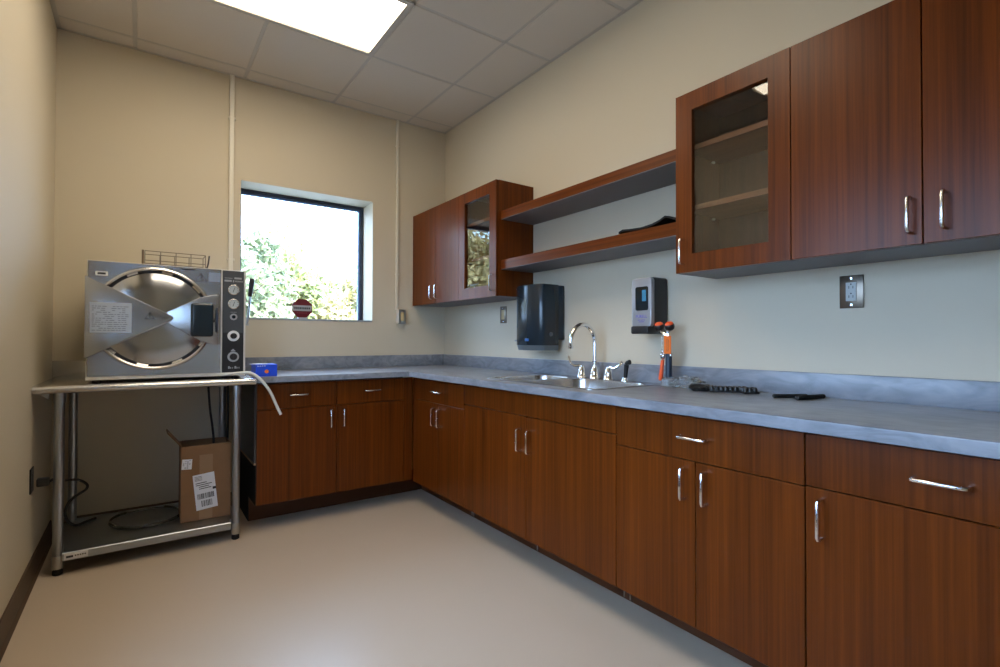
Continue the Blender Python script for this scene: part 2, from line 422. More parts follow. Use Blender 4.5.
# worktop with sink cut-out
SX0, SX1, SY0, SY1 = -.537, -.060, -2.280, -1.450
out = [(-1.591, -.002), (-.002, -.002), (-.002, -3.78), (-.6436, -3.78), (-.6436, -.6618), (-1.591, -.6618)]
hole = [(SX0, SY0), (SX1, SY0), (SX1, SY1), (SX0, SY1)]
bm = bmesh.new(); ed = []
for loop in (out, hole):
    vs = [bm.verts.new((x, y, .914)) for x, y in loop]
    ed += [bm.edges.new((vs[i], vs[(i+1) % len(vs)])) for i in range(len(vs))]
bmesh.ops.triangle_fill(bm, use_beauty=True, use_dissolve=False, edges=ed)
bad = [f for f in bm.faces if SX0 < f.calc_center_median().x < SX1 and SY0 < f.calc_center_median().y < SY1 and all(SX0-1e-4 <= v.co.x <= SX1+1e-4 and SY0-1e-4 <= v.co.y <= SY1+1e-4 for v in f.verts)]
bmesh.ops.delete(bm, geom=bad, context='FACES')
r = bmesh.ops.extrude_face_region(bm, geom=bm.faces[:])
for v in [g for g in r['geom'] if isinstance(g, bmesh.types.BMVert)]: v.co.z -= .0361
bmesh.ops.recalc_face_normals(bm, faces=bm.faces[:])
be = [e for e in bm.edges if len(e.link_faces) == 2 and e.calc_face_angle() > 1 and all(v.co.z > .91 for v in e.verts) and all(v.co.x < -.6 for v in e.verts)]
bmesh.ops.bevel(bm, geom=be, offset=.004, segments=3, profile=.5, affect='EDGES')
ct = thing('countertop', 'long grey marbled L-shaped worktop with upstand running under the window and past the sink', 'countertop', (-.4, -1.5, .914))
MB().addbm(bm).build('worktop_slab', STONE, ct, True, 30)
MB().box(-1.591, -.021, -.02, -.001, .914, 1.0055, .002).build('backsplash', STONE, ct)
MB().box(-.02, -.001, -3.78, -.001, .914, 1.0055, .002).build('backsplash', STONE, ct)

# sink
sk = thing('kitchen_sink', 'stainless steel double bowl sink dropped into the grey worktop', 'sink', (-.32, -1.865, .914))
def rrect(x0, x1, y0, y1, r, n=6):
    P = []
    for cx, cy, a0 in ((x1-r, y1-r, 0), (x0+r, y1-r, PI/2), (x0+r, y0+r, PI), (x1-r, y0+r, 1.5*PI)):
        for k in range(n+1):
            a = a0+PI/2*k/n; P.append((cx+r*math.cos(a), cy+r*math.sin(a)))
    return P
BOW = [(-.534, -.130, -1.745, -1.462, .09), (-.534, -.130, -2.268, -1.775, .09)]
bm = bmesh.new(); ed = []
for loop in [rrect(-.556, -.045, -2.290, -1.440, .05)]+[rrect(*b) for b in BOW]:
    vs = [bm.verts.new((x, y, .9175)) for x, y in loop]
    ed += [bm.edges.new((vs[i], vs[(i+1) % len(vs)])) for i in range(len(vs))]
bmesh.ops.triangle_fill(bm, use_beauty=True, use_dissolve=False, edges=ed)
for x0, x1, y0, y1, r_ in BOW:
    bad = [f for f in bm.faces if all(x0-1e-4 <= v.co.x <= x1+1e-4 and y0-1e-4 <= v.co.y <= y1+1e-4 for v in f.verts)]
    bmesh.ops.delete(bm, geom=bad, context='FACES')
r = bmesh.ops.extrude_face_region(bm, geom=bm.faces[:])
for v in [g for g in r['geom'] if isinstance(g, bmesh.types.BMVert)]: v.co.z = .9143
bmesh.ops.recalc_face_normals(bm, faces=bm.faces[:])
MB().addbm(bm).build('rim', SINKS, sk, True, 30)
for x0, x1, y0, y1, r_ in BOW:
    m = MB(); L0 = rrect(x0, x1, y0, y1, r_); n = len(L0); lv = []
    cx, cy = (x0+x1)/2, (y0+y1)/2
    for k, (z, sh) in enumerate([(.917, 0), (.905, .003), (.78, .012), (.755, .022), (.742, .045), (.738, .08)]):
        lv.append([(x+(cx-x)/abs(x0-x1)*2*sh, y+(cy-y)/abs(y0-y1)*2*sh, z) for x, y in L0])
    vs = [v for l in lv for v in l]; fs = []
    for i in range(len(lv)-1):
        for k in range(n): fs.append((i*n+k, i*n+(k+1) % n, (i+1)*n+(k+1) % n, (i+1)*n+k))
    fs.append(tuple((len(lv)-1)*n+k for k in range(n)))
    m.add(vs, fs)
    o = m.build('bowl', SINKS, sk, True, 60)
    MB().lathe([(.001, .7395), (.02, .7395), (.04, .742), (.043, .7395), (.043, .735)], (cx, cy, 0), n=24).build('drain', CHROME, o)

# faucet
FX, FY = -.098, -1.862
fc = thing('faucet', 'chrome gooseneck tap with two wing levers behind the sink', 'faucet', (FX, FY, .9175))
bell = [(.030, 0), (.031, .004), (.027, .010), (.0245, .03), (.020, .048), (.0155, .06), (.014, .068)]
MB().lathe(bell+[(.0135, .075), (.017, .078), (.017, .092), (.0125, .097)], (FX, FY, .9175)).build('base', CHROME, fc)
pts = [(FX, FY, 1.005), (FX, FY, 1.115)]
for k in range(1, 15):
    a = PI*k/14*1.06
    pts.append((FX-.085+.085*math.cos(a), FY+.012*k/14, 1.115+.098*math.sin(a)))
sp = MB().tube(pts, .0122, 14, 3).build('spout', CHROME, fc)
MB().cyl(pts[-1], Vector(pts[-1])+(Vector(pts[-1])-Vector(pts[-2])).normalized()*.012, .0142).build('aerator', CHROME, sp)
for s, lv in ((1, [(0, 0, .058), (-.005, .012, .068), (-.012, .045, .066), (-.015, .075, .078), (-.015, .088, .105), (-.015, .092, .118)]),
              (-1, [(0, 0, .058), (-.005, -.012, .068), (-.010, -.045, .064), (-.012, -.075, .075), (-.012, -.095, .092), (-.012, -.102, .104)])):
    c = Vector((FX+.002, FY+.1*s, .9175))
    h = MB().lathe(bell, c).build('valve', CHROME, fc)
    MB().tube([c+Vector(p) for p in lv], .0058, 10, 5, lambda q: .85+.5*q).build('lever', CHROME, h)
sr = thing('sink_sprayer', 'black side spray standing on the sink deck right of the chrome tap', 'sprayer', (-.10, -2.078, .9175))
MB().lathe([(.022, 0), (.022, .004), (.016, .014), (.0135, .02)], (-.10, -2.078, .9175)).build('base', CHROME, sr)
MB().tube([(-.10, -2.078, .935), (-.10, -2.080, .96), (-.10, -2.083, .985), (-.10, -2.086, 1.004)], .0115, 14, 5, lambda q: .85+.3*q).build('body', BLACK, sr)
MB().tube([(-.10, -2.082, 1.004), (-.102, -2.092, 1.014), (-.104, -2.108, 1.017)], .0105, 14, 4, lambda q: .8+.45*q).build('spray_head', BLACK, sr)

# eyewash
EX, EY = -.098, -2.338
ew = thing('eyewash_station', 'deck mounted eyewash with two orange capped heads, orange tag and orange squeeze lever', 'eyewash', (EX, EY, .914))
MB().lathe([(.036, 0), (.036, .004), (.033, .012), (.031, .036), (.022, .044)], (EX, EY, .914)).build('base', CLEARB, ew)
MB().lathe([(.0155, 0), (.0155, .118), (.0125, .122)], (EX, EY, .948)).build('grip', plain('eyewash_grip', (.012, .024, .045), .35), ew)
m = MB().lathe([(.012, 0), (.014, .006), (.014, .02), (.010, .024), (.010, .055), (.0125, .058), (.0125, .072), (.008, .078)], (EX, EY, 1.068))
m.tube([(EX, EY, 1.14), (EX, EY+.006, 1.165), (EX, EY-.008, 1.18)], .008, 10, 4)
m.tube([(EX, EY, 1.14), (EX, EY+.025, 1.158), (EX, EY+.046, 1.178)], .008, 10, 4)
m.ball((EX-.006, EY+.03, 1.055), .014, .7, 1, 1.3, 8); m.ball((EX-.008, EY-.018, 1.060), .010, 1, 1, 1, 8)
m.build('valve_body', CHROME, ew)
for yy in (-.010, .048):
    ax = Vector((-.35, .0, 1)).normalized(); o = Vector((EX, EY+yy, 1.176))
    h = MB().lathe([(.010, 0), (.019, .006), (.0225, .016), (.0225, .026), (.020, .030)], o, ax).build('spray_head', BLACK, ew)
    MB().lathe([(.0205, .0265), (.0185, .035), (.012, .041), (1e-6, .043)], o, ax, caps=False).build('dust_cap', ORANGER, h)
tg = MB().box(EX-.027, EX-.024, EY-.0315, EY+.0075, 1.066, 1.150, .0012, 1).build('tag', ORANGE, ew)
m = MB()
for k in range(9): m.box(EX-.0278, EX-.0268, EY-.012, EY-.009, 1.078+k*.0065, 1.082+k*.0065)
m.box(EX-.0278, EX-.0268, EY-.019, EY-.018, 1.078, 1.133)
m.build('tag_print', INK, tg, False)
m = MB()
for k in range(14): m.ball((EX-.020, EY+.022+.002*math.sin(k), 1.148-k*.0068), .0033, n=6)
m.build('bead_chain', CHROME, ew)
MB().prism([(EY+.016, 1.038), (EY+.029, 1.036), (EY+.044, .945), (EY+.037, .936), (EY+.026, .943)], EX-.022, EX-.008, 'yz', .003).build('squeeze_lever', ORANGER, ew)

# clear film bag
random.seed(3)
m = MB(); bm = bmesh.new(); bmesh.ops.create_icosphere(bm, subdivisions=4, radius=1)
for v in bm.verts:
    c = v.co
    k = 1+.16*math.sin(9*c.x+3*c.y)+.14*math.sin(11*c.y+5*c.z+1)+.12*math.sin(13*c.z+8*c.x)+random.uniform(-.06, .06)
    z = max(c.z*k, -.25)
    v.co = Vector((-.135+c.x*.045*k, -2.462+c.y*.078*k, .9195+(z+.25)*.034))
m.addbm(bm)
setp(m.build('plastic_bag', CLEAR, None, True, 25, origin=(-.135, -2.462, .914)), 'crumpled clear plastic wrap lying beside the eyewash base', 'plastic wrap')

# black bits on the worktop
random.seed(5)
po = thing('black_pouch', 'flat black pouch lying between the clear wrap and the knobbly black strip', 'pouch', (-.17, -2.565, .914))
bm = bmesh.new(); bmesh.ops.create_icosphere(bm, subdivisions=4, radius=1)
for v in bm.verts:
    c = v.co; k = 1+.1*math.sin(7*c.x+4*c.y)+.08*math.sin(12*c.y)
    v.co = Vector((-.17+c.x*.055*k, -2.563+c.y*.062*k, .9145+max(0, .010+c.z*.013+.004*math.sin(40*c.y*.1+20*c.x*.1))))
MB().addbm(bm).build('body', BLACKM, po)
MB().tube([(-.20, -2.52, .934), (-.17, -2.55, .938), (-.155, -2.59, .935), (-.15, -2.62, .925)], .005, 8, 5).build('strap', BLACK, po)
def knobs(label, o, d, n, rows):
    t = thing('black_knob_strip', label, 'knob strip', o, 'black knobbly strips on the worktop')
    o = Vector(o); d = Vector(d).normalized(); p = Vector((-d.y, d.x, 0))
    b = MB(); a = o-d*.010; e_ = o+d*(n*.0185-.004)
    q = [a-p*.012*rows, e_-p*.012*rows, e_+p*.012*rows, a+p*.012*rows]
    b.prism([(v.x, v.y) for v in q], o.z, o.z+.008, 'xy', .002); b.build('strip', BLACK, t)
    for k in range(n):
        for j in range(rows):
            c = o+d*(k*.0185)+p*(.022*(j-(rows-1)/2))
            MB().lathe([(.0095, .006), (.0100, .012), (.0092, .020), (.006, .0245), (1e-6, .0255)], c, n=14, caps=False).build('knob', BLACK, t)
knobs('longer knobbly black strip lying on the worktop right of the eyewash', (-.185, -2.610, .9145), (.55, -.60, 0), 8, 2)
knobs('short knobbly black strip at the right end of the longer one', (-.132, -2.722, .9145), (.75, -.55, 0), 3, 2)
def bar(label, a, b, r):
    t = thing('black_bar', label, 'bar', a, 'black rubber bars on the worktop')
    a = Vector(a); b = Vector(b); d = (b-a).normalized()
    z = Vector((0, 0, r))
    MB().tube([a+z, (a+b)/2+z, b+z], r, 12, 0).build('body', BLACKM, t)
    for e_, s in ((a, -1), (b, 1)): MB().lathe([(r*.96, 0), (r*.9, .003), (1e-6, .004)], e_+z, d*s, 12, False).build('end_cap', BLACK, t)
bar('thin black bar on the worktop, the left one with its end behind the other', (-.197, -2.872, .914), (-.090, -2.938, .914), .0075)
bar('thin black bar on the worktop, rightmost, its end in front of the other', (-.200, -2.955, .914), (-.062, -2.985, .914), .0085)

# ------------------------------------------------------------------ wall cabinets
UZ0, UZ1, UD = 1.407, 2.151, .304
def wall_cab(label, s0, s1, doors, glassdoor=None, filler=None, tilt=0):
    root = thing('wall_cabinet', label, 'cabinet', pt(R, (s0+s1)/2, .15, UZ0), 'cherry wall cabinets')
    c = MB(); b = UD-.022; t = .018
    for a in (s0, s1-t): c.box(*R(a, a+t, .001, b), UZ0+.004, UZ1)
    c.box(*R(s0+t, s1-t, .001, b), UZ1-t, UZ1); c.box(*R(s0+t, s1-t, .001, b), UZ0+.004, UZ0+.022)
    c.build('carcass', WOODV, root, False)
    MB().box(*R(s0+t, s1-t, .001, .008), UZ0+.022, UZ1-t).build('back_panel', WOODIN if glassdoor else CARC, root, False)
    MB().box(*R(s0+.0005, s1-.0005, .001, b), UZ0+.001, UZ0+.004).build('bottom_panel', UNDER, root, False)['label'] = 'greyish underside'
    for a, bb_, hs in doors:
        d = panel(R, 'door', root, a, bb_, UZ0, UZ1, UD-.02, UD)
        pull(R, d, hs, 1.444, 1.545, UD)
    if glassdoor:
        a, bb_, hs = glassdoor; w_ = .075; g = .0016; lo, hi = min(a, bb_)+g, max(a, bb_)-g
        m = MB()
        for q in ((lo, lo+w_, UZ0+g, UZ1-g), (hi-w_, hi, UZ0+g, UZ1-g), (lo+w_, hi-w_, UZ1-g-w_, UZ1-g), (lo+w_, hi-w_, UZ0+g, UZ0+g+w_)):
            m.box(*R(q[0], q[1], UD-.02, UD), q[2], q[3])
        d = m.build('door', WOODV, root, False); d['label'] = 'glazed door with a wooden frame'
        yc = (lo+hi)/2; T_ = Matrix.Translation((-UD+.0145, yc, 0)) @ Matrix.Rotation(tilt, 4, 'Z')
        MB().box(-.0015, .0015, lo+w_-.006-yc, hi-w_+.006-yc, UZ0+w_-.008, UZ1-w_+.008, M=T_).build('glass_pane', GLASSC, d, False)
        pull(R, d, hs, 1.444, 1.545, UD)
        for z in (1.672, 1.925):
            o = MB().box(*R(s0+t+.001, s1-t-.001, .01, .252), z, z+.022, .001, 1).build('shelf', SHELFW, root)
            for yy in (s0+t+.004, s1-t-.004):
                MB().cyl(pt(R, yy, .06, z-.008), pt(R, yy, .06, z-.0005), .008, 10).build('shelf_pin', WHITE, o)
    if filler: MB().box(*R(*filler, .001, UD-.002), UZ0+.002, UZ1).build('filler_panel', WOODV, root, False)
    return root
wall_cab('small cherry wall cabinet with two plain doors in the corner by the window', -.745, -.037, [(-.403, -.037, -.363), (-.745, -.403, -.443)], filler=(-.0365, -.001))
wall_cab('cherry wall cabinet with one glass door reflecting the window, above the paper towel dispenser', -1.207, -.745, [], (-1.207, -.745, -1.180))
wall_cab('cherry wall cabinet with one glass door and inner shelves, right of the open shelves', -2.984, -2.523, [], (-2.984, -2.523, -2.563), tilt=.020)
wall_cab('large cherry wall cabinet with two plain doors, nearest the camera', -3.706, -2.984, [(-3.345, -2.984, -3.317), (-3.706, -3.345, -3.395)])
for lab, z0, z1 in (('upper cherry open shelf spanning between the two glass fronted cabinets', 1.897, 1.952), ('lower cherry open shelf between the glass cabinets, carrying a black mat', 1.577, 1.637)):
    sh = thing('open_shelf', lab, 'shelf', (-.13, -1.865, z0), 'open shelves between the wall cabinets')
    MB().box(-.267, -.001, -2.5225, -1.2075, z0+.003, z1, .0015, 1).build('shelf_board', WOODH, sh)
    MB().box(-.2655, -.001, -2.5225, -1.2075, z0, z0+.003).build('underside', UNDER, sh, False)['label'] = 'greyish underside'
# mat on the lower shelf
prof = [(-2.175, .004), (-2.20, .012), (-2.25, .006), (-2.31, .002), (-2.37, .008), (-2.41, .019), (-2.438, .033), (-2.462, .026), (-2.488, .012), (-2.510, .005)]
top = [(y, 1.638+z*.9+.009) for y, z in prof]; bot = [(y, 1.638+z*.9) for y, z in prof]
m = MB(); n = len(prof)
vs = []; 
for x in (-.262, -.10):
    vs += [(x, y, z) for y, z in top] + [(x, y, z) for y, z in bot]
fs = []
for i in range(n-1):
    fs += [(i, i+1, 2*n+i+1, 2*n+i), (n+i, 3*n+i, 3*n+i+1, n+i+1), (i, n+i, n+i+1, i+1), (2*n+i, 2*n+i+1, 3*n+i+1, 3*n+i)]
fs += [(0, 2*n, 3*n, n), (n-1, 2*n-1, 4*n-1, 3*n-1)]
setp(m.add(vs, fs).build('black_mat', BLACKM, None, True, 40, origin=(-.18, -2.34, 1.638)), 'black rubber mat with a curled up end lying on the lower open shelf', 'mat')

# ------------------------------------------------------------------ dispensers
pd = thing('paper_towel_dispenser', 'dark smoked plastic paper towel dispenser on the wall left of the sink tap', 'paper towel dispenser', (-.1, -1.365, 1.08))
MB().box(-.052, -.001, -1.516, -1.215, 1.13, 1.465, .006).build('back_plate', NAVY, pd)
pl = [(-.050, -1.516), (-.165, -1.516), (-.180, -1.505)]
for k in range(1, 12):
    a = k/12; pl.append((-.180-.042*math.sin(PI*a)**.8+.03*a, -1.505+.285*a))
pl += [(-.145, -1.215), (-.050, -1.215)]
m = MB().prism(pl, 1.096, 1.468, 'xy', .006); cv = m.build('cover', NAVY, pd)
cx, cy = -.1, -1.365
pl2 = [(x*.97-.003, cy+(y-cy)*.985) for x, y in pl]
vs = [(x, y, 1.097) for x, y in pl2] + [(x*.93-.004, cy+(y-cy)*.97, 1.066) for x, y in pl2]
n = len(pl2); fs = [(i, (i+1) % n, n+(i+1) % n, n+i) for i in range(n)]+[tuple(range(n, 2*n))]
MB().add(vs, fs).build('paper_chute', NAVYL, pd, True, 30)['label'] = 'lighter grey lip at the bottom'
MB().box(-.2235, -.222, -1.325, -1.3215, 1.20, 1.40).build('level_slot', plain('slot_blue', (.03, .05, .07), .2), cv, False)
MB().box(-.2165, -.205, -1.418, -1.388, 1.122, 1.138, .003).build('badge', BLUEB, cv)['label'] = 'small blue badge'
MB().box(-.182, -.170, -1.255, -1.240, 1.12, 1.13, .002).build('badge', SILVER, cv)['label'] = 'small grey badge'
MB().lathe([(.013, 0), (.013, .004), (.008, .006), (1e-6, .006)], (-.115, -1.516, 1.165), (0, -1, 0), 16, False).build('key_lock', plain('lock_grey', (.06, .08, .1), .3), cv)

sd = thing('soap_dispenser', 'silver and black wall soap dispenser above the worktop, right of the tap', 'soap dispenser', (-.06, -2.204, 1.16))
MB().box(-.112, -.001, -2.266, -2.143, 1.195, 1.438, .014, 3).build('housing', BLACK, sd)
fr = MB().prism(rrect(-2.264, -2.145, 1.196, 1.434, .016), -.132, -.104, 'yz', .005, 2).build('front_cover', SILVER, sd)
MB().prism(rrect(-2.247, -2.170, 1.275, 1.392, .010), -.1345, -.131, 'yz', .001, 1).build('sight_window', WINDW, fr)
MB().box(-.1352, -.1343, -2.236, -2.212, 1.32, 1.375).build('window_glint', plain('glint_blue', (.05, .22, .36), .2), fr, False)['label'] = 'pale blue glint painted on the sight window'  # highlight on the sight window, painted as a blue strip
text('PURELL', .021, Matrix.Translation((-.1325, -2.206, 1.245)) @ FACE_X, PURPLE, fr)
m = MB()
for k in range(5): m.box(-.1328, -.1318, -2.226+k*.009, -2.220+k*.009, 1.226, 1.230)
m.box(-.1328, -.1318, -2.222, -2.190, 1.218, 1.221); m.build('small_print', PURPLE, fr, False)
MB().prism(rrect(-2.256, -2.153, 1.160, 1.199, .010), -.148, -.02, 'yz', .004, 2).build('push_bar', BLACK, sd)

# outlets
def wallplate(name, label, cat, run, s0, s1, z0, z1, dev, wall=0., inner=(.034, .068), slots=True, sgn=1, platem=PLATESS):
    """plate on the right wall (run R) or back wall (run B)"""
    root = thing(name, label, cat, pt(run, (s0+s1)/2, wall, (z0+z1)/2))
    MB().box(*run(s0, s1, wall+.0005, wall+.006), z0, z1, .003, 2).build('plate', platem, root)
    c = (s0+s1)/2; zc = (z0+z1)/2
    d = MB().box(*run(c-inner[0]/2, c+inner[0]/2, wall+.005, wall+.009), zc-inner[1]/2, zc+inner[1]/2, .001, 1).build('device', dev, root)
    m = MB()
    if slots:
        for zz in (zc+.017, zc-.017):
            m.box(*run(c-.0075, c-.0055, wall+.0088, wall+.0095), zz-.006, zz+.004); m.box(*run(c+.0055, c+.0075, wall+.0088, wall+.0095), zz-.006, zz+.004)
            m.box(*run(c-.0022, c+.0022, wall+.0088, wall+.0095), zz+.008, zz+.0125)
        m.build('socket_slots', INK, d, False)
    else:
        m.box(*run(c-.006, c+.006, wall+.0088, wall+.016), zc-.012, zc+.012, .002); m.build('toggle', dev, d)
    for zz in (z0+.012, z1-.012): 
        p = pt(run, c, wall+.0055, zz); q = pt(run, c, wall+.0075, zz); MB().cyl(p, q, .0032, 10).build('screw', CHROME, root)
    return root
wallplate('wall_outlet', 'steel plated double outlet on the right wall under the large wall cabinet', 'outlet', R, -3.097, -3.019, 1.249, 1.370, GREYDEV)
wallplate('light_switch', 'steel plated switch on the wall under the corner cabinets, left of the towel dispenser', 'switch', R, -.908, -.832, 1.25, 1.372, IVORY, slots=False)
rx = thing('cable_raceway', 'thin cream cable raceway on the wall between window and corner, ending in an outlet box', 'raceway', (-.447, -.01, 1.373), 'cream raceways on the window wall')
MB().box(-.456, -.438, -.020, -.0005, 1.372, H-.002, .002, 1).build('channel', CREAM, rx)
for z in (1.66, 2.70): MB().box(-.462, -.432, -.016, -.0005, z-.006, z+.006, .002, 1).build('clip', CREAM, rx)
ob = thing('outlet_box', 'surface outlet box with steel plate at the foot of the raceway right of the window', 'outlet', (-.415, -.03, 1.26), None)
MB().box(-.446, -.388, -.048, -.0005, 1.258, 1.372, .002, 1).build('box', BEIGEW, ob)
MB().box(-.446, -.388, -.053, -.0485, 1.258, 1.372, .0015, 1).build('plate', STEELD, ob)
MB().box(-.430, -.404, -.056, -.0525, 1.280, 1.350, .001, 1).build('device', IVORY, ob)
rl = thing('cable_raceway', 'cream cable raceway rising to the ceiling left of the window, behind the steam steriliser', 'raceway', (-1.645, -.01, 1.0), 'cream raceways on the window wall')
MB().box(-1.660, -1.632, -.024, -.0005, 1.04, H-.002, .002, 1).build('channel', CREAM, rl)
for z in (1.665, 2.62): MB().box(-1.668, -1.622, -.020, -.0005, z-.008, z+.008, .002, 1).build('clip', CREAM, rl)
# outlet on the left wall
ol = thing('wall_outlet', 'dark outlet plate low on the left wall beside the steel table', 'outlet', (XL, -.645, .475))
MB().box(XL+.0005, XL+.006, -.685, -.605, .415, .53, .002, 1).build('plate', BLACK, ol)
MB().box(XL+.005, XL+.009, -.662, -.628, .44, .505, .001, 1).build('device', PANELG, ol)

# stop-shaped sign in the window
sg = thing('window_sign', 'small dark red octagonal sign with a white band standing on the window sill', 'sign', (-1.131, .19, WZ0))
o8 = [(-1.131+.073*math.cos(PI/8+k*PI/4)/math.cos(PI/8), 1.3668+.070*math.sin(PI/8+k*PI/4)/math.cos(PI/8)) for k in range(8)]
pl_ = MB().prism(o8, .188, .192, 'xz').build('plate', RED, sg, False)
MB().box(-1.199, -1.063, .1865, .1885, 1.346, 1.389).build('band', SIGNW, sg, False)
m = MB(); x = -1.190
for k, w_ in enumerate((.010, .011, .009, .010, .006, .010, .011, .009, .010)):
    m.box(x, x+w_, .1858, .1868, 1.360, 1.375); x += w_+.0038
m.build('lettering', INK, sg, False)
m = MB()
for k in range(6): m.box(-1.170+k*.013, -1.161+k*.013, .1872, .1882, 1.330, 1.333)
m.build('small_print', plain('sign_pink', (.35, .10, .12), .5), sg, False)
MB().box(-1.165, -1.097, .175, .197, WZ0+.0005, WZ0+.017, .002, 1).build('foot', SIGNW, sg)

# ------------------------------------------------------------------ steel table
TX0, TX1, TYF, TYB, TZ = -2.538, -1.595, -.680, -.035, .908
tb = thing('steel_work_table', 'stainless steel work table with round legs and lower shelf against the left wall', 'table', (-2.05, -.36, 0))
pf = [(TYB, TZ), (TYF+.019, TZ)]
for k in range(1, 9):
    a = PI/2+PI*k/8; pf.append((TYF+.019+.019*math.cos(a), TZ-.019+.019*math.sin(a)))
pf += [(TYF+.03, TZ-.038), (TYF+.03, TZ-.010), (TYB, TZ-.010)]
MB().prism(pf, TX0, TX1, 'yz').build('table_top', STEEL, tb, True, 40)
m = MB().box(TX0+.002, TX0+.006, TYF+.02, TYB, TZ-.036, TZ-.010); m.box(TX1-.006, TX1-.002, TYF+.02, TYB, TZ-.036, TZ-.010)
m.box(TX0+.01, TX1-.01, -.40, -.30, TZ-.035, TZ-.0105)
m.build('apron', GALV, tb, False)
MB().box(TX0, TX1, TYB-.0, TYB+.022, TZ-.03, 1.004, .003).build('upstand', STEEL, tb)
LEGS = [(-2.446, -.615), (-1.685, -.615), (-2.437, -.11), (-1.697, -.11)]
for x, y in LEGS:
    l = MB().cyl((x, y, .05), (x, y, TZ-.0355), .0205, 24).build('leg', GALV, tb)
    MB().cyl((x, y, TZ-.085), (x, y, TZ-.036), .0245, 24).build('socket', GALV, l)
    MB().lathe([(.0225, .032), (.0235, .036), (.0235, .088), (.021, .092)], (x, y, 0), n=24).build('collar', plain('collar', (.46, .44, .38), .35, .8), l)
    MB().lathe([(.014, .0), (.020, .004), (.020, .022), (.012, .032)], (x, y, 0), n=20).build('foot', BLACKM, l)
    s = -1 if x < -2 else 1
MB().prism([(TX0+.015, TZ-.036), (TX0+.055, TZ-.036), (TX0+.052, TZ-.066)], -.625, -.605, 'xz').build('gusset', GALV, tb, False)
SZ = .109
m = MB(); sx0, sx1, sy0, sy1 = -2.426, -1.714, -.650, -.075
pfs = [(sy1, SZ), (sy0+.003, SZ), (sy0, SZ-.004), (sy0, SZ-.038), (sy0+.012, SZ-.038), (sy0+.012, SZ-.008), (sy1, SZ-.008)]
m.prism(pfs, sx0, sx1, 'yz'); m.box(-2.468, sx0, -.59, -.135, SZ-.038, SZ); m.box(sx1, -1.672, -.59, -.135, SZ-.038, SZ)
us = m.build('lower_shelf', GALV, tb, False)
st = MB().box(-2.420, -2.330, sy0-.0012, sy0+.001, SZ-.034, SZ-.006).build('sticker', PAPER, us, False)
m = MB().box(-2.412, -2.386, sy0-.0018, sy0-.001, SZ-.026, SZ-.016)
for k in range(5): m.box(-2.380+k*.009, -2.374+k*.009, sy0-.0018, sy0-.001, SZ-.022, SZ-.016)
m.build('sticker_print', INK, st, False)

# ------------------------------------------------------------------ steriliser (autoclave)
AX0, AX1, AYF, AYB, AZ0, AZ1 = -2.352, -1.646, -.632, -.13, .925, 1.520
au = thing('steam_steriliser', 'large stainless steel tabletop steriliser with round door and black control panel on the steel table', 'steriliser', (-2.0, -.38, TZ))
MB().box(AX0, AX1, AYF+.012, AYB, AZ0, AZ1, .004).build('housing', BEIGEW, au)
for x in (-2.31, -1.69):
    for y in (-.59, -.18): MB().lathe([(.018, 0), (.020, .004), (.017, AZ0-TZ+.001)], (x, y, TZ), n=16).build('foot', BLACK, au)
SXM = -2.079
for a, b in ((AX0+.006, SXM-.001), (SXM+.001, -1.770)): MB().box(a, b, AYF, AYF+.016, AZ0+.018, AZ1-.004, .0015, 1).build('front_panel', BRSH, au)
CXA, CZA = -2.071, 1.236
yf = AYF
MB().lathe([(.268, .0), (.268, .006), (.264, .018), (.257, .022), (.250, .018), (.249, .0)], (CXA, yf, CZA), (0, -1, 0), 96, False).build('door_ring', STEEL, au)
rg = MB().lathe([(.2495, .002), (.2495, .006), (.237, .006), (.236, .002)], (CXA, yf, CZA), (0, -1, 0), 96, False).build('door_gasket', BLACK, au)
m = MB()
for k in range(20):
    if k % 2: continue
    a0 = 2*PI*k/20
    P = []
    for q in range(5):
        a = a0+.2*q/4
        for rr in (.238, .2485): P.append((CXA+rr*math.cos(a), yf-.009-.006*(rr > .24), CZA+rr*math.sin(a)))
    fs = [(2*q, 2*q+1, 2*q+3, 2*q+2) for q in range(4)]
    m.add(P, fs)
m.build('ring_lugs', STEEL, au, True)
MB().lathe([(.2365, .002), (.2355, .012), (.233, .0145), (.15, .0150), (.08, .0154), (.03, .0156), (1e-6, .0156)], (CXA, yf, CZA), (0, -1, 0), 96, False).build('door_disc', BRDISC, au, True, 60, origin=(CXA, yf, CZA))
def tri(pts, y0, y1, bev): return MB().prism(pts, y0, y1, 'xz', bev, 2)
rb = tri([(-2.062, 1.246), (-1.872, 1.355), (-1.808, 1.372), (-1.784, 1.372), (-1.784, 1.100), (-1.808, 1.100), (-1.872, 1.122)], yf-.036, yf-.024, .002).build('crossbar', BRSH, au)
lb = tri([(AX0-.002, 1.436), (AX0-.002, 1.034), (-2.010, 1.220), (-1.996, 1.232), (-1.994, 1.242), (-2.002, 1.252)], yf-.048, yf-.034, .003).build('crossbar', BRSH, au)
MB().box(AX0-.002, AX0+.012, yf-.036, yf+.01, 1.036, 1.434).build('hinge_plate', BRSH, au, False)
MB().box(-1.800, -1.784, yf-.026, yf+.01, 1.102, 1.370).build('hinge_plate', BRSH, au, False)
lt = MB().box(-1.918, -1.814, yf-.092, yf-.036, 1.143, 1.320, .012, 3).build('latch_block', NAVY, au)
MB().cyl((-1.815, yf-.06, 1.23), (-1.806, yf-.06, 1.23), .010, 14).build('latch_pin', BLACK, lt)
MB().tube([(-1.794, yf-.002, 1.305), (-1.794, yf-.032, 1.298), (-1.794, yf-.044, 1.27), (-1.794, yf-.046, 1.236), (-1.794, yf-.044, 1.20), (-1.794, yf-.032, 1.17), (-1.794, yf-.002, 1.163)], .006, 10, 4).build('door_grip', plain('grip_blue', (.05, .06, .09), .3, .4), au)
yl = yf-.048
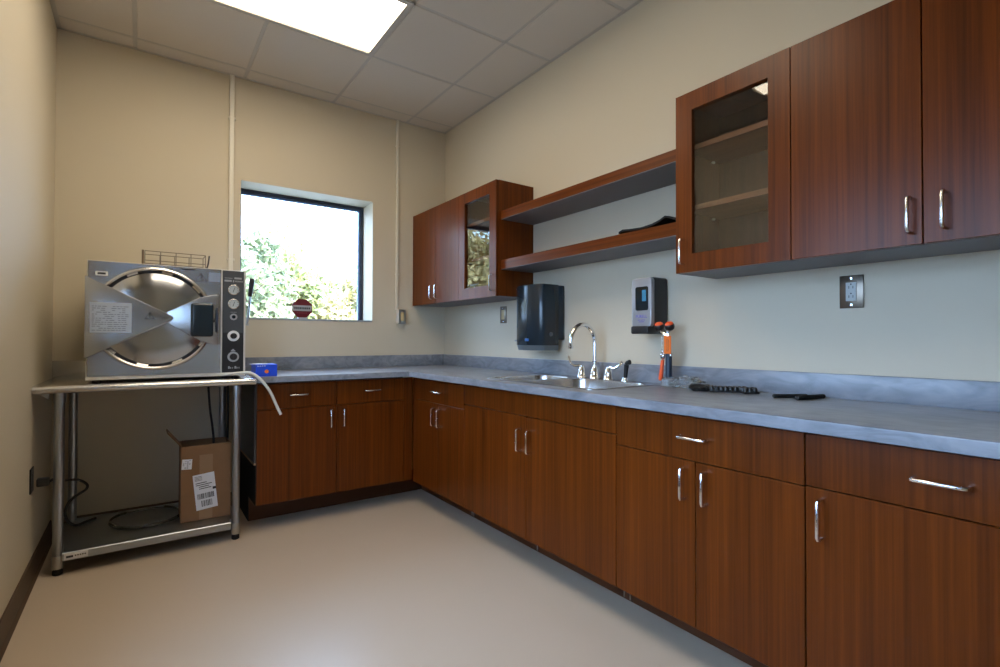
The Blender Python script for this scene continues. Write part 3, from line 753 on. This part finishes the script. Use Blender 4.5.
rp = MB().box(-2.334, -2.170, yl-.0016, yl+.001, 1.160, 1.309, .001, 1).build('rating_plate', PLATE, lb)
m = MB(); random.seed(11)
for k in range(13):
    x = -2.326
    while x < -2.190:
        w_ = random.uniform(.006, .022); 
        if x+w_ < -2.180 and random.random() < .85: m.box(x, x+w_, yl-.0022, yl-.0014, 1.170+k*.0098, 1.1735+k*.0098)
        x += w_+.004
m.build('plate_print', BLUEL, rp, False)
def warn(parent, cx, cz, w_, h_, y, t=.003):
    m = MB(); A, B_, T = (cx-w_/2, cz-h_/2), (cx+w_/2, cz-h_/2), (cx, cz+h_/2)
    def seg(p, q):
        d = Vector((q[0]-p[0], q[1]-p[1])).normalized()*t/2; nn = Vector((-d.y, d.x))
        m.prism([(p[0]-d.x-nn.x, p[1]-d.y-nn.y), (q[0]+d.x-nn.x, q[1]+d.y-nn.y), (q[0]+d.x+nn.x, q[1]+d.y+nn.y), (p[0]-d.x+nn.x, p[1]-d.y+nn.y)], y-.0008, y+.0004, 'xz')
    seg(A, B_); seg(B_, T); seg(T, A)
    m.box(cx-.0022, cx+.0022, y-.0008, y+.0004, cz-h_*.12, cz+h_*.30); m.box(cx-.0022, cx+.0022, y-.0008, y+.0004, cz-h_*.33, cz-h_*.22)
    m.build('warning_triangle', INK, parent, False)
warn(au, -1.866, 1.466, .052, .046, yf, .0022)
warn(lb, -2.095, 1.250, .040, .034, yl, .002)
MB().box(-1.831, -1.773, yf-.0012, yf+.001, 1.446, 1.497).build('sticker', BLUEL, au, False)
MB().box(-1.958, -1.896, yf-.001, yf+.001, 1.501, 1.508).build('vent_slot', INK, au, False)
b_ = MB().box(-2.318, -2.268, yf-.002, yf+.001, 1.444, 1.466, .001, 1).build('badge', WHITE, au)
MB().box(-2.309, -2.277, yf-.0028, yf-.0015, 1.450, 1.460).build('badge_print', INK, b_, False)
MB().cyl((-1.820, yf+.001, 1.350), (-1.820, yf-.002, 1.350), .005, 12).build('hole_disc', INK, au)  # dark disc standing in for a small hole
# control panel
cp = MB().box(-1.762, -1.656, yf-.003, yf+.014, .944, 1.514, .0015, 1).build('control_panel', BLACK, au)
MB().box(-1.760, -1.658, yf-.0045, yf-.002, 1.166, 1.512).build('gauge_plate', PANELG, cp, False)
yp = yf-.0045
for z in (1.407, 1.328):
    g = MB().lathe([(.029, 0), (.029, .008), (.025, .010), (.0245, .006), (1e-6, .006)], (-1.708, yp, z), (0, -1, 0), 32, False).build('gauge', NICKEL, cp)
    MB().lathe([(.0245, .0065), (1e-6, .0068)], (-1.708, yp, z), (0, -1, 0), 32, False).build('gauge_dial', plain('dial', (.46, .50, .50), .3), g)
    m = MB().prism([(-1.714, z-.014), (-1.711, z-.015), (-1.702, z+.012), (-1.704, z+.013)], yp-.0085, yp-.0075, 'xz')
    for k in range(9):
        a = math.radians(220-k*32.5); ca_, sa_ = math.cos(a), math.sin(a)
        m.box(-1.708+.020*ca_-.0013, -1.708+.020*ca_+.0013, yp-.0085, yp-.0072, z+.020*sa_-.0013, z+.020*sa_+.0013)
    m.build('dial_marks', INK, g, False)
def knob(z, ro, rm, white):
    k = MB().lathe([(ro, 0), (ro, .003), (rm, .0035), (rm, .002)], (-1.707, yf-.003, z), (0, -1, 0), 32, False).build('knob_dial', white, cp)
    MB().lathe([(rm, .003), (rm*.95, .018), (rm*.7, .022), (1e-6, .022)], (-1.707, yf-.003, z), (0, -1, 0), 24, False).build('knob', BLACK, k)
    MB().box(-1.7085, -1.7055, yf-.027, yf-.022, z-rm*.8, z+rm*.8).build('pointer', BLACK, k, False)
knob(1.148, .0300, .0165, WHITE); knob(1.031, .0290, .0190, plain('dial_grey', (.40, .41, .42), .4))
k = MB().lathe([(.0185, 0), (.0185, .006), (.010, .007), (.010, .003)], (-1.707, yp, 1.255), (0, -1, 0), 28, False).build('indicator', SILVER, cp)
MB().lathe([(.010, .004), (1e-6, .006)], (-1.707, yp, 1.255), (0, -1, 0), 20, False).build('indicator_lens', NAVY, k)
m = MB()
for (x0, x1, z0, z1) in ((-1.705, -1.668, 1.468, 1.478), (-1.754, -1.718, 1.452, 1.462), (-1.712, -1.706, 1.450, 1.462)): m.box(x0, x1, yp-.0006, yp+.0004, z0, z1)
for k in range(6): m.box(-1.752+k*.0065, -1.748+k*.0065, yp-.0006, yp+.0004, 1.470, 1.474); m.box(-1.700+k*.0065, -1.696+k*.0065, yp-.0006, yp+.0004, 1.452, 1.460)
for k in range(4): m.box(-1.722+k*.008, -1.717+k*.008, yp-.0006, yp+.0004, 1.280, 1.283)
for k in range(4): m.box(-1.720+k*.007, -1.715+k*.007, yf-.0036, yf-.0025, 1.186-.0, 1.189)
for k, w_ in enumerate((.010, .006, .004, .011, .006, .005)): m.box(-1.732+k*.0105, -1.732+k*.0105+w_*.8, yf-.0036, yf-.0025, .964, .964+(.014 if k in (0, 3) else .009))
m.prism([(-1.722, 1.062), (-1.694, 1.062), (-1.708, 1.076)], yf-.0036, yf-.0025, 'xz')
m.build('panel_print', PRINT, cp, False)
MB().box(-1.769, -1.7635, yf-.002, yf+.012, .944, 1.516).build('panel_trim', BEIGEW, au, False)
MB().box(-1.6545, AX1, yf-.003, yf+.012, .944, 1.518).build('panel_trim', BEIGEW, au, False)
MB().box(AX0, AX1, yf-.002, yf+.012, AZ0, AZ0+.016, .002, 1).build('bottom_rail', BEIGEW, au)
# side lever
lv = MB().tube([(-1.648, -.35, 1.232), (-1.610, -.35, 1.228), (-1.594, -.35, 1.236), (-1.586, -.35, 1.30), (-1.578, -.35, 1.40)], .007, 10, 5).build('side_lever', STEELD, au)
MB().tube([(-1.579, -.35, 1.395), (-1.576, -.35, 1.43), (-1.571, -.35, 1.47), (-1.568, -.35, 1.508)], .0135, 12, 4, lambda q: .8+.45*q if q < .9 else 1.0).build('lever_grip', BLACK, lv)
MB().box(-1.647, -1.585, -.36, -.34, 1.215, 1.228).build('lever_bracket', STEELD, lv, False)
MB().tube([(-1.77, yf-.012, .934), (-1.71, yf-.020, .937), (-1.655, yf-.034, .9415), (-1.622, yf-.046, .937), (-1.597, yf-.052, .922), (-1.566, yf-.056, .892), (-1.523, yf-.058, .827), (-1.490, yf-.058, .749), (-1.465, yf-.058, .693)], .0082, 12, 6).build('drain_hose', HOSEW, au)['label'] = 'off-white hose hanging over the table edge'

# wire rack on top
wr = thing('wire_rack', 'small wire rack standing on top of the steel steriliser', 'rack', (-1.98, -.45, AZ1))
m = MB(); z0, z1 = AZ1+.005, AZ1+.086
for y in (-.50, -.36):
    for z in (z0, z0+.03, z1): m.tube([(-2.118, y, z), (-1.835, y, z)], .0022, 6, 0)
    for k in range(5): m.tube([(-2.118+k*.0708, y, z0), (-2.118+k*.0708, y, z1)], .0022, 6, 0)
for x in (-2.118, -1.835): m.tube([(x, -.50, z0), (x, -.36, z0)], .0022, 6, 0); m.tube([(x, -.50, z1), (x, -.36, z1)], .0022, 6, 0)
m.build('wire_frame', plain('wire_brown', (.20, .17, .14), .4, .8), wr)
MB().box(-2.132, -2.122, -.503, -.357, z0-.004, z1+.004, .001, 1).build('end_plate', plain('end_brown', (.16, .11, .07), .4, .5), wr)
MB().tube([(-1.832, -.50, z0), (-1.822, -.50, z0+.03), (-1.816, -.50, z1)], .004, 8, 4).build('hook', plain('hook_dark', (.06, .05, .045), .5, .5), wr)

# blue carton on the worktop
bx = thing('blue_carton', 'small bright blue cardboard box with an orange dot at the left end of the worktop', 'box', (-1.535, -.57, .914))
MB().box(-1.5925, -1.478, -.648, -.50, .9143, .984, .0015, 1).build('body', BLUEC, bx)
MB().lathe([(.0115, 0), (.0115, .0006), (1e-6, .0006)], (-1.535, -.648, .943), (0, -1, 0), 24, False).build('dot', ORANGE, bx)
m = MB()
for k in range(4): m.box(-1.585+k*.012, -1.577+k*.012, -.6488, -.6478, .973, .9765)
m.build('box_print', PAPER, bx, False)
m = MB().box(-1.594, -1.525, -.612, -.545, .985, .9868); m.box(-1.612, -1.588, -.60, -.56, .984, .9858); m.build('flap', PAPER, bx, False)

# cardboard carton on the lower shelf
cn = thing('cardboard_carton', 'brown cardboard carton with shipping labels and one raised flap on the table lower shelf', 'carton', (-1.815, -.42, SZ))
x0, x1, y0, y1, z0, z1 = -1.943, -1.698, -.515, -.31, SZ+.001, .530
m = MB(); t = .004
m.box(x0, x1, y0, y0+t, z0, z1); m.box(x0, x1, y1-t, y1, z0, z1); m.box(x0, x0+t, y0+t, y1-t, z0, z1); m.box(x1-t, x1, y0+t, y1-t, z0, z1); m.box(x0+t, x1-t, y0+t, y1-t, z0, z0+t)
m.build('body', CARD, cn, False)
MB().prism([(x0+.001, z1-.006), (x0+.004, z1-.002), (x0-.061, z1+.082), (x0-.066, z1+.078)], y0+.03, y1-.02, 'xz').build('flap', CARD, cn, False)
MB().prism([(y0+.002, z1), (y0+.006, z1+.003), (y0+.055, z1-.055), (y0+.050, z1-.058)], x0+.012, x1-.012, 'yz').build('flap', CARDD, cn, False)
MB().prism([(y1-.002, z1), (y1-.006, z1+.003), (y1-.055, z1-.050), (y1-.050, z1-.053)], x0+.012, x1-.012, 'yz').build('flap', CARDD, cn, False)
MB().box(-1.855, -1.790, y0-.0008, y0+.001, z0+.002, z1-.055).build('tape', TAPE, cn, False)
M_ = Matrix.Translation((-1.825, y0-.0016, .272)) @ Matrix.Rotation(math.radians(-6), 4, 'Y')
def onlab(x0, x1, z0, z1, d=0): return MB().box(x0, x1, -.0006-d, .0006-d, z0, z1, M=M_)
lb_ = onlab(-.054, .052, -.102, .098).build('shipping_label', PAPER, cn, False)
m = MB(); random.seed(9)
def lab(x0, x1, z0, z1): m.box(x0, x1, -.0014, -.0004, z0, z1, M=M_)
x = -.042
while x < .040:
    w_ = random.choice((.0015, .0025, .004)); lab(x, x+w_, -.042, -.012); x += w_+random.choice((.0015, .003))
x = -.026
while x < .026:
    w_ = random.choice((.002, .004)); lab(x, x+w_, -.086, -.052); x += w_+.003
lab(.036, .052, .0, .014)
for k, (a, b) in enumerate(((-.03, .03), (-.03, .02), (-.044, .035), (-.044, .01))): lab(a, b, .014+k*.011, .018+k*.011)
for k in range(4): lab(-.046, -.01, .064+k*.007, .066+k*.007)
m.build('label_print', INK, lb_, False)
M_ = Matrix.Translation((-1.918, y0-.0016, .432)) @ Matrix.Rotation(math.radians(4), 4, 'Y')
l2 = onlab(-.022, .026, -.028, .028).build('shipping_label', PAPER, cn, False)
m = MB()
for k in range(9):
    for q in range(4):
        if random.random() < .6: lab(-.018+q*.010, -.011+q*.010, -.024+k*.0055, -.0205+k*.0055)
m.build('label_print', PRINT, l2, False)

# tubing coil
tc_ = []
for k in range(66):
    a = 2*PI*k/36+2.2; rr = 1+.03*math.sin(k*.37)
    tc_.append((-2.095+.165*rr*math.cos(a), -.30+.178*rr*math.sin(a), SZ+.0052+.0075*(k//36)+.002*math.sin(k*.5)))
setp(MB().tube(tc_, .0042, 8, 2).build('tubing_coil', TUBE, None, origin=(-2.095, -.30, SZ)), 'loose coil of thin tubing lying on the lower shelf of the steel table', 'tubing')

# cords
pc = thing('power_cord', 'black power cord with plug in the left wall outlet, looping behind the table leg', 'cord', (-2.5, -.62, .455))
MB().box(-2.5225, -2.476, -.650, -.615, .437, .475, .006).build('plug', BLACK, pc)
MB().tube([(-2.478, -.633, .456), (-2.462, -.58, .454), (-2.455, -.46, .43), (-2.45, -.34, .39), (-2.40, -.30, .375), (-2.362, -.30, .345), (-2.365, -.30, .318), (-2.40, -.295, .293), (-2.436, -.285, .258), (-2.452, -.27, .20), (-2.44, -.26, .150), (-2.41, -.24, SZ+.008), (-2.37, -.20, SZ+.008), (-2.33, -.16, SZ+.008)], .0068, 10, 6).build('cable', BLACK, pc)
k2 = thing('power_cord', 'black cable hanging under the table top into the cardboard carton', 'cord', (-1.79, -.33, .87))
MB().tube([(-1.800, -.335, .896), (-1.797, -.335, .82), (-1.788, -.34, .70), (-1.776, -.345, .60), (-1.770, -.35, .50), (-1.780, -.36, .30), (-1.80, -.37, SZ+.014)], .0066, 10, 6).build('cable', BLACK, k2)
MB().cyl((-1.8005, -.335, .8735), (-1.8005, -.335, .896), .011, 14).build('grommet', BLACK, k2)
k3 = thing('power_cord', 'black cable running straight down beside the rear right table leg', 'cord', (-1.668, -.10, .87))
MB().tube([(-1.664, -.10, .896), (-1.664, -.10, .70), (-1.665, -.10, .40), (-1.664, -.10, .05), (-1.70, -.12, .010), (-1.80, -.2, .0085)], .0075, 10, 6).build('cable', BLACK, k3)
MB().cyl((-1.664, -.10, .8735), (-1.664, -.10, .896), .012, 14).build('grommet', BLACK, k3)

# ------------------------------------------------------------------ outdoors
struct(MB().box(-40, 40, -40, 60, -.6, -.16).build('ground_outside', GRASS, smooth=False))
LM = [leafmat('leaf_light', (.28, .30, .10), (.62, .60, .30)), leafmat('leaf_mid', (.18, .21, .10), (.50, .52, .30)), leafmat('leaf_gold', (.24, .21, .07), (.62, .50, .24))]
def tree(label, x, y, zc, rx, rz, n, lm, seed):
    rd = random.Random(seed)
    root = thing('tree', label, 'tree', (x, y, -.4), 'trees beyond the window')
    tr = MB().tube([(x, y, -.42), (x+.1, y, zc*.35), (x-.05, y+.05, zc*.7), (x+.05, y, zc)], .13, 8, 3, lambda q: 1-.7*q)
    for k in range(7):
        a = rd.uniform(0, 2*PI); h = rd.uniform(.45, .9)*zc
        tr.tube([(x, y, h), (x+math.cos(a)*rx*.4, y+math.sin(a)*rx*.4, h+rz*.3), (x+math.cos(a)*rx*.8, y+math.sin(a)*rx*.8, h+rz*.55)], .045, 6, 3, lambda q: 1-.7*q)
    tr.build('trunk', BARK, root)
    cl = []
    for k in range(34):
        while True:
            p = Vector((rd.uniform(-1, 1), rd.uniform(-1, 1), rd.uniform(-1, 1)))
            if .3 < p.length < 1: break
        cl.append((Vector((x+p.x*rx, y+p.y*rx, zc+p.z*rz)), rd.uniform(.26, .48)*rx))
    vs = []; fs = []
    for i in range(n):
        c, r_ = rd.choice(cl)
        d = Vector((rd.gauss(0, 1), rd.gauss(0, 1), rd.gauss(0, .8))).normalized()*r_*rd.uniform(.5, 1.05)
        p = c+d; s = rd.uniform(.06, .12)
        u = Vector((rd.gauss(0, 1), rd.gauss(0, 1), rd.gauss(0, 1))).normalized(); w_ = u.orthogonal().normalized()
        b0 = len(vs); vs += [p-u*s, p+w_*s*.55, p+u*s, p-w_*s*.55]; fs.append((b0, b0+1, b0+2, b0+3))
    cr = MB().add(vs, fs)
    me_off = OFF[root]
    me = bpy.data.meshes.new('crown'); me.from_pydata([Vector(v)-me_off for v in cr.v], [], cr.f); me.materials.append(lm)
    o = bpy.data.objects.new('crown', me); C.objects.link(o); o.parent = root; o['kind'] = 'stuff'
tree('tall pale green tree filling the left part of the window view', -.45, 10.0, 2.45, 1.5, 1.5, 9000, LM[1], 1)
tree('rounded bright green tree in the middle of the window view', 1.6, 13.4, 2.8, 1.9, 1.55, 13000, LM[0], 2)
tree('low yellow-green tree low in the right part of the window view', 2.7, 9.6, 1.65, 1.3, 1.1, 9000, LM[2], 3)
tree('sparse thinly leaved tree behind the others at the right of the window view', 5.6, 16.5, 3.1, 1.6, 1.8, 3000, LM[1], 4)
tree('golden green tree seen only as a reflection in the corner glass cabinet', -7.3, 9.6, 3.0, 1.4, 1.9, 8000, LM[2], 5)
tree('dark green tree beside the golden one, reflected in the corner glass cabinet', -5.0, 13.6, 3.6, 1.6, 2.2, 7000, LM[1], 6)

# ------------------------------------------------------------------ light
W = bpy.data.worlds.new('World'); bpy.context.scene.world = W; W.use_nodes = True
bg = W.node_tree.nodes['Background']; bg.inputs['Color'].default_value = (.42, .645, 1.0, 1); bg.inputs['Strength'].default_value = 16.5
LAMP.node_tree.nodes['Principled BSDF'].inputs['Emission Strength'].default_value = 9.0
sun = bpy.data.lights.new('sun', 'SUN'); sun.energy = 12; sun.angle = .02; sun.color = (1, .93, .78)
so = bpy.data.objects.new('sun', sun); C.objects.link(so); so.rotation_euler = Vector((-.35, .75, -.75)).to_track_quat('-Z', 'Y').to_euler()

# ------------------------------------------------------------------ camera
cam = bpy.data.cameras.new('camera'); co = bpy.data.objects.new('camera', cam); C.objects.link(co)
yw, ptc, rl_ = math.radians(35.4303), math.radians(.74), math.radians(.1399)
fw = Vector((math.sin(yw)*math.cos(ptc), math.cos(yw)*math.cos(ptc), math.sin(ptc)))
ri = Vector((math.cos(yw), -math.sin(yw), 0)); up = ri.cross(fw)
ri, up = ri*math.cos(rl_)+up*math.sin(rl_), up*math.cos(rl_)-ri*math.sin(rl_)
co.matrix_world = Matrix(((ri.x, up.x, -fw.x, -2.1296), (ri.y, up.y, -fw.y, -3.8176), (ri.z, up.z, -fw.z, 1.1287), (0, 0, 0, 1)))
cam.sensor_width = 36; cam.lens = 504.161/1000*36; cam.clip_start = .02
S = bpy.context.scene; S.camera = co
S.view_settings.view_transform = 'Standard'; S.view_settings.look = 'None'; S.view_settings.gamma = 1; S.view_settings.use_curve_mapping = False
S.view_settings.exposure = 0
S.cycles.max_bounces = 10; S.cycles.diffuse_bounces = 6; S.cycles.transparent_max_bounces = 16
S.cycles.use_denoising = True
S.cycles.sample_clamp_indirect = 6
